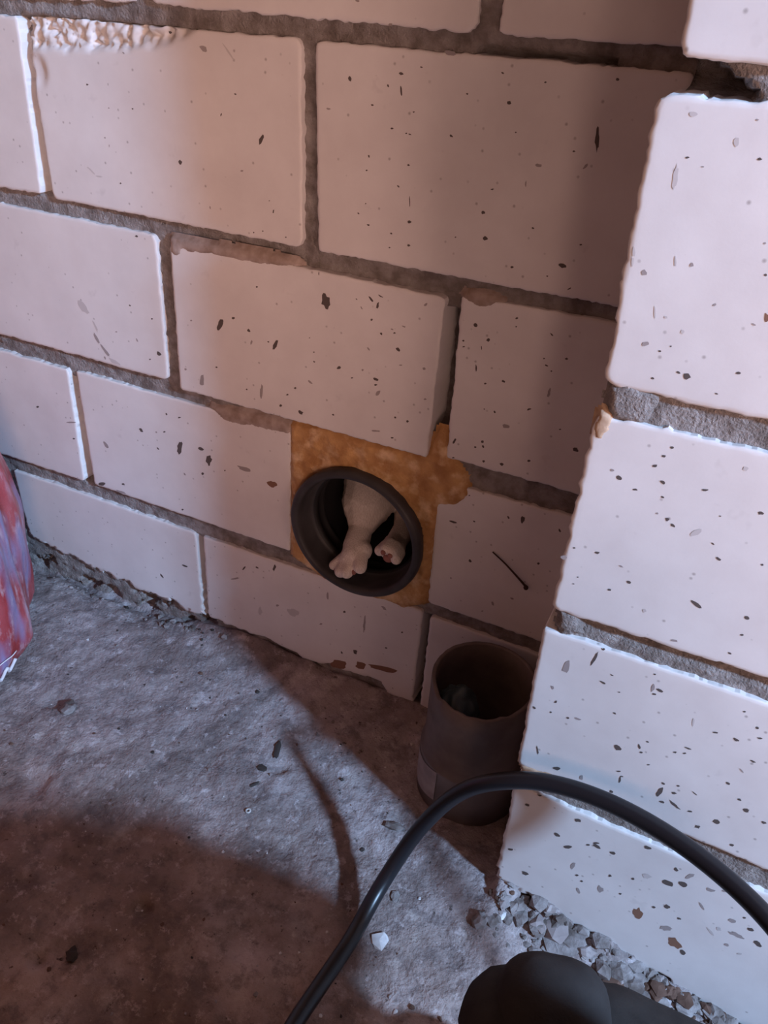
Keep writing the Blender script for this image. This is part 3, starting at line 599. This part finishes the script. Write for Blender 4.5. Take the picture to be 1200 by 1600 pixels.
def spline(pts, n):
    p = np.asarray(pts, float)
    q = np.vstack([2 * p[0] - p[1], p, 2 * p[-1] - p[-2]])
    out = []
    for i in range(len(p) - 1):
        a, b, c, d = q[i:i + 4]
        for t in np.linspace(0, 1, n, endpoint=False):
            out.append(0.5 * ((2 * b) + (c - a) * t + (2 * a - 5 * b + 4 * c - d) * t * t + (3 * b - a - 3 * c + d) * t ** 3))
    out.append(p[-1])
    return np.array(out)

def tube(name, path, rad, m, parent=None, seg=16):
    path = np.asarray(path, float); n = len(path)
    rad = np.full(n, rad) if np.isscalar(rad) else np.asarray(rad)
    T = np.gradient(path, axis=0); T /= np.linalg.norm(T, axis=1)[:, None]
    up = np.array([0, 0, 1.0]) if abs(T[0, 2]) < 0.9 else np.array([1.0, 0, 0])
    nrm = np.cross(T[0], up); nrm /= np.linalg.norm(nrm)
    vs, fs = [], []
    for i in range(n):
        nrm = nrm - T[i] * (nrm @ T[i]); nrm /= np.linalg.norm(nrm)
        bn = np.cross(T[i], nrm)
        for s in range(seg):
            a = 2 * math.pi * s / seg
            vs.append(path[i] + rad[i] * (math.cos(a) * nrm + math.sin(a) * bn))
    for i in range(n - 1):
        for s in range(seg):
            t = (s + 1) % seg
            fs.append([i * seg + s, i * seg + t, (i + 1) * seg + t, (i + 1) * seg + s])
    fs.append(list(range(seg))); fs.append([(n - 1) * seg + s for s in range(seg)])
    return fix_normals(mesh_obj(name, vs, fs, m, parent))

# ---------------------------------------------------------------- drain pipe in the wall
drain = empty('drain_pipe', (PCX, 0.0, PCZ))
tag(drain, 'dark grey plastic drain pipe socket set in orange foam in the brick wall', 'pipe')
prof = [(PR - 0.002, 0.12), (PR - 0.001, 0.0), (PR, -0.006), (PR - 0.0005, -0.0105), (PR - 0.0025, -0.0125), (PR - 0.0060, -0.0125), (PR - 0.0080, -0.0110), (PR - 0.0088, -0.0075), (PR - 0.0090, 0.010), (PR - 0.012, 0.012)]
v, f = lathe(prof, 96, 'y', (PCX, 0, PCZ))
fix_normals(mesh_obj('socket', v, f, M_plastic, drain))
prof = [(0.0550, 0.012), (0.0530, 0.013), (0.0525, 0.0155), (0.0530, 0.018), (0.0550, 0.019), (0.0550, 0.026), (0.0535, 0.027), (0.0530, 0.029), (0.0535, 0.031), (0.0552, 0.032)]
v, f = lathe(prof, 96, 'y', (PCX, 0, PCZ))
fix_normals(mesh_obj('gasket', v, f, M_rubber_bore_shade, drain))['label'] = 'black ribbed rubber gasket inside the socket'
prof = [(0.0552, 0.032), (0.0552, 0.05), (0.0535, 0.054), (0.0535, 0.55), (0.0001, 0.55)]
prof += [(0.0001, 0.556), (0.0575, 0.556), (0.0575, 0.05), (0.0582, 0.032)]
v, f = lathe(prof, 72, 'y', (PCX, 0, PCZ))
fix_normals(mesh_obj('bore', v, f, M_rubber_bore_shade, drain))  # plastic bore coloured black, the pipe's inner shade put into its material

# ---------------------------------------------------------------- blob bodies (one continuous remeshed surface)
def capsule(bm, a, b, ra, rb, seg=14):
    a = Vector(a); b = Vector(b); d = b - a; L = d.length
    n = max(2, int(L / (min(ra, rb) * 0.35)) + 1) if L > 1e-6 else 1
    for i in range(n + 1):
        t = i / n
        r = ra + (rb - ra) * t
        bmesh.ops.create_icosphere(bm, subdivisions=2, radius=r, matrix=Matrix.Translation(a + d * t))

def blob(name, caps, m, voxel, parent=None, smooth=6, origin=(0, 0, 0)):
    bm = bmesh.new()
    for c in caps: capsule(bm, *c)
    me = bpy.data.meshes.new(name + '_raw'); bm.to_mesh(me); bm.free()
    o = bpy.data.objects.new(name + '_raw', me); COL.objects.link(o)
    r = o.modifiers.new('remesh', 'REMESH'); r.mode = 'VOXEL'; r.voxel_size = voxel; r.use_smooth_shade = True
    s = o.modifiers.new('smooth', 'SMOOTH'); s.factor = 0.5; s.iterations = smooth
    bpy.context.view_layer.update()
    dg = bpy.context.evaluated_depsgraph_get()
    me2 = bpy.data.meshes.new_from_object(o.evaluated_get(dg))
    bpy.data.objects.remove(o, do_unlink=True); bpy.data.meshes.remove(me)
    me2.name = name
    nv = len(me2.vertices); co = np.empty(nv * 3); me2.vertices.foreach_get('co', co)
    co = co.reshape(-1, 3) - np.asarray(origin); me2.vertices.foreach_set('co', co.ravel())
    me2.materials.clear(); me2.materials.append(m)
    me2.polygons.foreach_set('use_smooth', [True] * len(me2.polygons)); me2.update()
    q = bpy.data.objects.new(name, me2); COL.objects.link(q)
    q.location = origin
    if parent is not None:
        q.parent = parent; q.location = Vector(origin) - world_loc(parent)
    return q

# ---------------------------------------------------------------- cat in the pipe
cat_c = [
    # trunk, neck and head lie deeper in the pipe
    ((0.068, 0.120, 0.203), (0.062, 0.27, 0.198), 0.040, 0.042), ((0.062, 0.27, 0.198), (0.060, 0.33, 0.206), 0.036, 0.026),
    ((0.060, 0.345, 0.208), (0.060, 0.385, 0.206), 0.031, 0.028), ((0.060, 0.405, 0.197), (0.060, 0.42, 0.195), 0.016, 0.012),
    ((0.043, 0.355, 0.228), (0.040, 0.353, 0.240), 0.010, 0.003), ((0.077, 0.355, 0.228), (0.080, 0.353, 0.240), 0.010, 0.003),
    # near leg: thigh, shank, ankle, paw with four toes
    ((0.062, 0.108, 0.210), (0.040, 0.074, 0.207), 0.036, 0.032), ((0.040, 0.074, 0.207), (0.041, 0.056, 0.196), 0.031, 0.026),
    ((0.041, 0.056, 0.196), (0.046, 0.034, 0.181), 0.025, 0.0125), ((0.046, 0.034, 0.181), (0.050, 0.016, 0.172), 0.0120, 0.0132),
    ((0.050, 0.016, 0.172), (0.0525, 0.007, 0.168), 0.0125, 0.0125), ((0.058, 0.012, 0.172), (0.050, 0.004, 0.164), 0.011, 0.011),
    ((0.047, 0.006, 0.165), (0.0365, -0.003, 0.1560), 0.0075, 0.0052),
    ((0.051, 0.003, 0.164), (0.0465, -0.008, 0.1555), 0.0078, 0.0064),
    ((0.055, 0.003, 0.166), (0.0535, -0.009, 0.1580), 0.0078, 0.0066),
    ((0.060, 0.006, 0.170), (0.0655, -0.005, 0.1655), 0.0080, 0.0066),
    # far leg
    ((0.078, 0.105, 0.190), (0.083, 0.060, 0.180), 0.026, 0.013), ((0.083, 0.060, 0.180), (0.086, 0.026, 0.180), 0.012, 0.0105),
    ((0.086, 0.026, 0.180), (0.0885, 0.016, 0.1815), 0.0115, 0.0125),
    ((0.0820, 0.015, 0.1840), (0.0800, 0.006, 0.1835), 0.0062, 0.0056), ((0.0870, 0.013, 0.1900), (0.0865, 0.004, 0.1895), 0.0062, 0.0056),
    ((0.0930, 0.013, 0.1885), (0.0935, 0.004, 0.1885), 0.0062, 0.0056), ((0.0965, 0.014, 0.1815), (0.0975, 0.005, 0.1805), 0.0062, 0.0056),
    # forelegs folded under the chest, tail laid along the trunk
    ((0.047, 0.28, 0.182), (0.045, 0.345, 0.168), 0.014, 0.010), ((0.077, 0.28, 0.182), (0.078, 0.345, 0.168), 0.014, 0.010),
    ((0.074, 0.100, 0.232), (0.088, 0.18, 0.226), 0.009, 0.008), ((0.088, 0.18, 0.226), (0.094, 0.25, 0.215), 0.008, 0.005),
]
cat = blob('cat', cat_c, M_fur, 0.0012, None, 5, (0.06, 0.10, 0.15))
tag(cat, 'white-legged cat stuck in the drain pipe with two pale paws at its mouth', 'cat')
def pad(loc, r, rot=(0, 0, 0)):
    bm = bmesh.new(); bmesh.ops.create_icosphere(bm, subdivisions=2, radius=1.0, matrix=Matrix.Translation(loc) @ Matrix.Diagonal((*r, 1)))
    vs = [tuple(v.co) for v in bm.verts]; fs = [[v.index for v in f.verts] for f in bm.faces]; bm.free()
    return mesh_obj('paw_pad', vs, fs, M_pad, cat)
pad((0.0895, 0.0040, 0.1790), (0.0050, 0.0030, 0.0042))
pad((0.0865, -0.0012, 0.1880), (0.0026, 0.0018, 0.0028))
pad((0.0936, -0.0012, 0.1868), (0.0026, 0.0018, 0.0028))
pad((0.0415, -0.0065, 0.1545), (0.0030, 0.0030, 0.0030))
pad((0.0600, -0.0075, 0.1600), (0.0028, 0.0028, 0.0035))

# ---------------------------------------------------------------- short pipe standing in the corner
SX, SY, SR, SH = 0.212, -0.056, 0.0465, 0.137
stub = empty('standing_pipe', (SX, SY, 0.0))
tag(stub, 'short dusty grey pipe standing upright on the floor in the corner beside the pier', 'pipe')
def ragged(a, t):
    if t < 0.11: return t
    d = 0.5 + 0.5 * math.cos(a + 1.75)
    n = float(fbm(np.array([math.cos(a) * 3]), np.array([math.sin(a) * 3]), 2.0, 3, 9)[0])
    return t - (0.007 * d ** 3 + 0.004 * n * d) * (t - 0.11) / (SH - 0.11)
prof = [(0.0001, -0.01), (SR + 0.0016, -0.01), (SR + 0.0020, 0.052), (SR + 0.0018, 0.0545), (SR - 0.001, 0.057), (SR - 0.0015, 0.115), (SR - 0.0015, SH - 0.001), (SR - 0.0022, SH), (SR - 0.0045, SH), (SR - 0.0052, SH - 0.001), (SR - 0.0052, 0.115), (SR - 0.0052, 0.004), (0.0001, 0.004)]
v, f = lathe(prof, 96, 'z', (SX, SY, 0), zmod=ragged)
fix_normals(mesh_obj('pipe_body', v, f, M_pvc, stub))
# pale dusty label on its flank
vs, fs = [], []
a0, a1, n = math.radians(205), math.radians(249), 14
for i in range(n + 1):
    a = a0 + (a1 - a0) * i / n
    for z in (0.014, 0.051): vs.append((SX + (SR + 0.0024) * math.cos(a), SY + (SR + 0.0024) * math.sin(a), z + 0.004 * math.sin(3 * a)))
for i in range(n): fs.append([2 * i, 2 * i + 2, 2 * i + 3, 2 * i + 1])
mesh_obj('sticker', vs, fs, M_dust, stub)['label'] = 'pale dusty sticker on the lower flank'
# crumpled dark film pushed into its mouth
bm = bmesh.new(); bmesh.ops.create_icosphere(bm, subdivisions=4, radius=1.0)
vs = []
for q in bm.verts:
    c = np.array(q.co)
    r = 1 + 0.35 * float(fbm(np.array([c[0] * 2 + c[2]]), np.array([c[1] * 2 - c[2]]), 1.5, 3, 4)[0])
    vs.append((SX - 0.016 + 0.019 * c[0] * r, SY - 0.012 + 0.019 * c[1] * r, 0.102 + 0.020 * c[2] * r))
fs = [[q.index for q in f.verts] for f in bm.faces]; bm.free()
o = mesh_obj('crumpled_film', vs, fs, M_rag)
tag(o, 'crumpled blue-black plastic film stuffed in the mouth of the standing pipe', 'film')

# ---------------------------------------------------------------- cable
CP = [(0.02, -1.05, 0.008), (0.11, -0.88, 0.010), (0.168, -0.60, 0.010), (0.174, -0.50, 0.016), (0.179, -0.40, 0.026), (0.1817, -0.3304, 0.0278), (0.1812, -0.3147, 0.0227), (0.1833, -0.2877, 0.0189), (0.1847, -0.2641, 0.0144), (0.1868, -0.2420, 0.0120), (0.1875, -0.2150, 0.0170),
      (0.191, -0.197, 0.026), (0.196, -0.184, 0.041), (0.204, -0.172, 0.064), (0.220, -0.162, 0.099), (0.2396, -0.165, 0.137), (0.2677, -0.165, 0.1594), (0.2891, -0.163, 0.1686), (0.3195, -0.164, 0.1759), (0.354, -0.170, 0.1799), (0.3874, -0.181, 0.1823), (0.4152, -0.195, 0.1834), (0.434, -0.207, 0.1829), (0.4557, -0.225, 0.1807), (0.49, -0.262, 0.172), (0.56, -0.33, 0.13), (0.66, -0.40, 0.06), (0.78, -0.46, 0.008), (0.98, -0.55, 0.008)]
cp = spline(CP, 10)
for _ in range(60):
    cp[1:-1] = 0.25 * cp[:-2] + 0.5 * cp[1:-1] + 0.25 * cp[2:]
cable = tube('power_cable', cp, 0.0062, M_cable, None, 20)
tag(cable, 'thick black power cable arching over the floor in front of the pier', 'cable')

# ---------------------------------------------------------------- bent nail on the brick right of the pipe
NP = [(0.1882, -0.0004, 0.2251), (0.2004, -0.0035, 0.2201), (0.2118, -0.0050, 0.2127), (0.2184, -0.0045, 0.2069), (0.2220, -0.0030, 0.2025)]
nail = empty('bent_nail', NP[0])
tag(nail, 'thin dark bent nail stuck to the brick right of the drain pipe', 'nail')
pp_ = spline(NP, 6)
tube('shank', pp_, np.linspace(0.0006, 0.00115, len(pp_)), M_nail, nail, 8)
bm = bmesh.new(); bmesh.ops.create_icosphere(bm, subdivisions=2, radius=1.0, matrix=Matrix.Translation((0.2222, -0.0028, 0.2012)) @ Matrix.Diagonal((0.0022, 0.0018, 0.0025, 1)))
mesh_obj('head', [tuple(q.co) for q in bm.verts], [[q.index for q in f.verts] for f in bm.faces], M_nail, nail); bm.free()

# ---------------------------------------------------------------- red bag at the left
BX, BY, BH = -0.42, -0.21, 0.345
bag = empty('plastic_bag', (BX, BY, 0.0))
tag(bag, 'full red and lilac plastic bag with stitched seam standing at the left edge', 'bag')
nu, nv = 144, 90
BR_Z = [0, 0.012, 0.03, 0.06, 0.10, 0.15, 0.20, 0.25, 0.30, 0.33, 0.345]
BR_R = [0.150, 0.168, 0.177, 0.180, 0.181, 0.183, 0.178, 0.170, 0.150, 0.11, 0.02]
ga, gt = np.meshgrid(np.arange(nu) * 2 * math.pi / nu, np.linspace(0, 1, nv + 1))
ga = ga.ravel(); gt = gt.ravel()
fold = 0.055 * fbm(np.cos(ga) * 2.2 + gt, np.sin(ga) * 2.2 + gt * 0.8, 1.6, 4, 21) + 0.016 * np.sin(11 * ga + 5 * gt + 2 * np.sin(4 * gt + ga)) + 0.008 * np.sin(29 * ga - 7 * gt)
fold = fold * np.minimum(1, gt * 8 + 0.2)
rad = np.interp(gt * BH, BR_Z, BR_R) * (1 + fold)
BV = np.column_stack([BX + rad * np.cos(ga), BY + rad * 0.96 * np.sin(ga), gt * BH - 0.002])
fs = []
for j in range(nv):
    for i in range(nu):
        q = (i + 1) % nu
        fs.append([j * nu + i, j * nu + q, (j + 1) * nu + q, (j + 1) * nu + i])
fs.append(list(range(nu))[::-1]); fs.append([nv * nu + i for i in range(nu)])
fix_normals(mesh_obj('sack', BV, fs, M_bag, bag))

def bag_surface(a, z):
    i = int(round(a / (2 * math.pi) * nu)) % nu; j = int(round(z / BH * nv))
    return BV[min(nv, max(0, j)) * nu + i] + np.array([math.cos(a), math.sin(a), 0]) * 0.002
zz = [bag_surface(math.radians(-44 + k * 2.5), 0.016 if k % 2 else 0.027) for k in range(27)]
tube('stitching', spline(zz, 4), 0.0017, M_thread, bag, 8)['label'] = 'white zigzag stitching along the bottom seam'
zz = [bag_surface(math.radians(-44 + k * 2.5), 0.038) for k in range(27)]
tube('seam_thread', spline(zz, 3), 0.0006, M_thread, bag, 6)

# ---------------------------------------------------------------- rubble and chips
def lump(rr, seed):
    bm = bmesh.new(); bmesh.ops.create_icosphere(bm, subdivisions=2 if seed > 20 else 1, radius=1.0)
    out = []
    sh = np.array([rr.uniform(0.6, 1.5), rr.uniform(0.6, 1.2), rr.uniform(0.40, 0.8)])
    for q in bm.verts:
        c = np.array(q.co)
        g = rr.uniform(0.72, 1.22) + 0.45 * float(fbm(np.array([c[0] * 1.3 + c[2] * 0.9 + seed]), np.array([c[1] * 1.3 - c[2] * 0.7 + seed * 0.37]), 1.4, 3, seed)[0])
        out.append(c * g * sh)
    f = [[q.index for q in t.verts] for t in bm.faces]; bm.free()
    return np.array(out), f
rr = random.Random(4)
LUMPS = [lump(rr, 3.1 * k + 1) for k in range(10)]

def place_lumps(name, spots, m, mats):
    vs, fs, ms = [], [], []
    for (x, y, z, s, k, mi) in spots:
        v, f = LUMPS[k % 10]
        a = rr.uniform(0, 6.28); ca, sa = math.cos(a), math.sin(a)
        b = len(vs)
        for p in v: vs.append((x + s * (p[0] * ca - p[1] * sa), y + s * (p[0] * sa + p[1] * ca), z + s * p[2]))
        fs += [[i + b for i in t] for t in f]; ms += [mi] * len(f)
    o = mesh_obj(name, vs, fs, mats, None, smooth=False)
    o.data.polygons.foreach_set('material_index', ms)
    return o

sp = []
for k in range(560):                                   # mortar droppings along the foot of the pier
    x = 0.268 + 0.33 * rr.random() ** 0.9
    d = abs(rr.gauss(0, 0.016)) + 0.002
    y = YP - d
    s = rr.choice([0.0014, 0.002, 0.002, 0.003, 0.003, 0.004, 0.006, 0.008]) * rr.uniform(0.7, 1.2)
    sp.append((x, y, fz(x, y) + s * 0.1, s, rr.randrange(10), rr.choice([0, 0, 0, 0, 0, 0, 0, 0, 0, 1, 2, 2])))
o = place_lumps('mortar_rubble', sp, None, [M_stone, M_dust, M_tan])
tag(o, 'broken mortar rubble heaped along the foot of the bright pier', 'rubble', kind='stuff')
sp = []
for k in range(70):                                   # crumbs along the foot of the back wall, left
    x = -0.42 + 0.33 * rr.random()
    y = -0.004 - abs(rr.gauss(0, 0.008))
    s = rr.choice([0.001, 0.0014, 0.002, 0.003, 0.005]) * rr.uniform(0.7, 1.2)
    sp.append((x, y, fz(x, y) + s * 0.1, s, rr.randrange(10), rr.choice([0, 0, 0, 1, 2])))
o = place_lumps('mortar_crumbs', sp, None, [M_stone, M_stone, M_darkchip])
tag(o, 'grey mortar crumbs lying along the foot of the back wall by the red bag', 'rubble', kind='stuff')
sp = []
for k in range(260):                                   # fine grit strewn over the floor
    x = rr.uniform(-0.40, 0.36); y = rr.uniform(-0.40, -0.03)
    if math.hypot(x - 0.212, y + 0.056) < 0.052 or math.hypot(x + 0.42, y + 0.21) < 0.20 or (x > 0.255 and y > -0.21): continue
    s = rr.choice([0.0007, 0.0009, 0.0012, 0.0016]) * rr.uniform(0.7, 1.2)
    sp.append((x, y, fz(x, y) + s * 0.2, s, rr.randrange(10), rr.choice([0, 0, 1, 2, 2, 3])))
o = place_lumps('floor_grit', sp, None, [M_stone, M_white, M_tan, M_darkchip])
tag(o, 'fine grit and flecks strewn over the concrete floor', 'grit', kind='stuff')

def chip(name, label, x, y, size, m, k, rz=0.0, group=None, lift=0.0):
    v, f = LUMPS[k % 10]
    s = np.asarray(size)
    ca, sa = math.cos(rz), math.sin(rz)
    p = v * s
    p = np.column_stack([p[:, 0] * ca - p[:, 1] * sa, p[:, 0] * sa + p[:, 1] * ca, p[:, 2]])
    base = np.array([x, y, fz(x, y) + s[2] * 0.3 + lift])
    o = mesh_obj(name, p + base, f, m, None, smooth=False, origin=base)
    return tag(o, label, 'stone', group)
chip('stone_chip', 'white angular chip beside the lower left corner of the pier', 0.2833, -0.1665, (0.0067, 0.0054, 0.003), M_white, 0, 1.1, 'loose chips on the floor')
chip('stone_chip', 'white flat shard on the floor right of the lower cable', 0.204, -0.2311, (0.0055, 0.0058, 0.003), M_white, 1, 0.3, 'loose chips on the floor')
chip('stone_chip', 'rounded pale stone at the shadow edge left of the standing pipe cable', 0.1711, -0.1339, (0.0104, 0.0068, 0.005), M_stone, 2, 0.2, 'loose chips on the floor')
chip('stone_chip', 'small round grey pebble right of the cable bend', 0.1989, -0.1919, (0.0047, 0.0048, 0.004), M_stone, 3, 0, 'loose chips on the floor')
chip('stone_chip', 'dark brown flake on the lit floor left of the cable shadow', 0.0331, -0.1342, (0.0072, 0.0047, 0.002), M_darkchip, 4, 0.1, 'loose chips on the floor')
chip('stone_chip', 'thin dark splinter above the brown flake on the lit floor', 0.0362, -0.112, (0.0025, 0.0097, 0.002), M_darkchip, 5, 0.4, 'loose chips on the floor')
chip('stone_chip', 'dark chip below the brown flake on the lit floor', 0.037, -0.1542, (0.0024, 0.0100, 0.002), M_darkchip, 6, -0.5, 'loose chips on the floor')
chip('stone_chip', 'small black crumb between the cable shadow and the cable', 0.1553, -0.1642, (0.0028, 0.0036, 0.002), M_darkchip, 7, 0, 'loose chips on the floor')
chip('stone_chip', 'dark stone with a pale corner on the brown floor at lower left', -0.0001, -0.3453, (0.0047, 0.0062, 0.006), M_darkchip, 8, 0.5, 'loose chips on the floor')
chip('stone_chip', 'pale lump on the bluish floor nearest the red bag', -0.1774, -0.1631, (0.0113, 0.0098, 0.006), M_stone, 9, 0.4, 'loose chips on the floor')
chip('stone_chip', 'reddish brown chip in the rubble at the foot of the pier, nearest the knee', 0.3844, -0.1663, (0.0049, 0.0045, 0.005), M_tan, 0, 0.2, 'loose chips on the floor')
chip('stone_chip', 'longest reddish brown chunk in the rubble below the pier', 0.4091, -0.1553, (0.0101, 0.0059, 0.005), M_tan, 3, -0.35, 'loose chips on the floor')
chip('stone_chip', 'dark brown chunk at the right end of the pier rubble', 0.4303, -0.1534, (0.0060, 0.0058, 0.005), M_tan, 5, 0, 'loose chips on the floor')
chip('stone_chip', 'brown chip in the shadow tip beside the white angular chip', 0.3105, -0.166, (0.0047, 0.0088, 0.005), M_tan, 6, 0.3, 'loose chips on the floor')
chip('stone_chip', 'grey angular lump at the broken foot of the pier corner', 0.2839, -0.1416, (0.0092, 0.0098, 0.007), M_stone, 7, 0.2, 'loose chips on the floor')

# small washer on the floor
wx, wy = 0.0489, -0.1804
prof = [(0.0026, 0.0), (0.0026, 0.0012), (0.0011, 0.0012), (0.0011, 0.0)]
v, f = lathe(prof, 20, 'z', (wx, wy, fz(wx, wy) + 0.0002), closed=True)
o = fix_normals(mesh_obj('washer', v, f, M_metal, None, origin=(wx, wy, fz(wx, wy))))
tag(o, 'tiny pale metal washer lying on the dusty floor', 'washer')

# ---------------------------------------------------------------- kneeling person (only a knee enters the frame)
person_c = [
    ((0.3193, -0.3398, 0.2035), (0.3668, -0.3242, 0.1961), 0.0285, 0.0300), ((0.3668, -0.3242, 0.1961), (0.4055, -0.3169, 0.1823), 0.0300, 0.0310),    # raised knee
    ((0.4055, -0.3169, 0.1823), (0.4050, -0.4000, 0.2350), 0.0310, 0.056),     # thigh
    ((0.4050, -0.4000, 0.2350), (0.465, -0.440, 0.310), 0.060, 0.078), ((0.465, -0.440, 0.310), (0.600, -0.600, 0.340), 0.078, 0.090),
    ((0.3450, -0.3560, 0.1950), (0.334, -0.330, 0.060), 0.034, 0.032),         # shin down to the ankle
    ((0.600, -0.600, 0.300), (0.680, -0.690, 0.320), 0.100, 0.118),            # hips
    ((0.640, -0.740, 0.300), (0.520, -0.880, 0.080), 0.085, 0.056),            # other thigh, kneeling
    ((0.520, -0.880, 0.060), (0.820, -0.960, 0.050), 0.050, 0.038),
    ((0.680, -0.690, 0.340), (0.690, -0.720, 0.720), 0.120, 0.130),            # trunk
    ((0.690, -0.720, 0.720), (0.650, -0.740, 0.860), 0.130, 0.115), ((0.650, -0.740, 0.880), (0.620, -0.735, 0.990), 0.055, 0.050),
    ((0.600, -0.725, 1.030), (0.580, -0.710, 1.100), 0.076, 0.083),
    ((0.730, -0.610, 0.860), (0.660, -0.530, 0.680), 0.052, 0.042), ((0.660, -0.530, 0.680), (0.500, -0.660, 0.600), 0.040, 0.030),
    ((0.580, -0.870, 0.860), (0.500, -0.850, 0.680), 0.052, 0.042), ((0.500, -0.850, 0.680), (0.470, -0.720, 0.600), 0.040, 0.030),
]
person = blob('person', person_c, M_trouser, 0.006, None, 4, (0.55, -0.6, 0.0))
tag(person, 'person crouching at the bottom edge in dark trousers, one padded knee visible', 'person')
# stitched knee patch lying on the trouser knee
pv = blob('knee_patch', [((0.3263, -0.3329, 0.2234), (0.34, -0.3275, 0.2226), 0.0215, 0.0205), ((0.3263, -0.3329, 0.2234), (0.3327, -0.3469, 0.2091), 0.0215, 0.0220), ((0.34, -0.3275, 0.2226), (0.3462, -0.3404, 0.2098), 0.0205, 0.0220)], M_patch, 0.003, None, 4, (0.335, -0.35, 0.22))
pv.parent = person; pv.location = Vector((0.335, -0.35, 0.22)) - Vector((0.55, -0.6, 0.0))
pv['label'] = 'black stitched knee patch'
for side, (a, b, d) in enumerate([((0.345, -0.345, 0.040), (0.318, -0.305, 0.028), 0.036), ((0.84, -0.965, 0.045), (0.93, -0.985, 0.040), 0.038)]):
    o = blob('boot', [(a, b, d, d * 0.95)], M_boot, 0.006, None, 4, a)
    o.parent = person; o.location = Vector(a) - Vector((0.55, -0.6, 0.0))
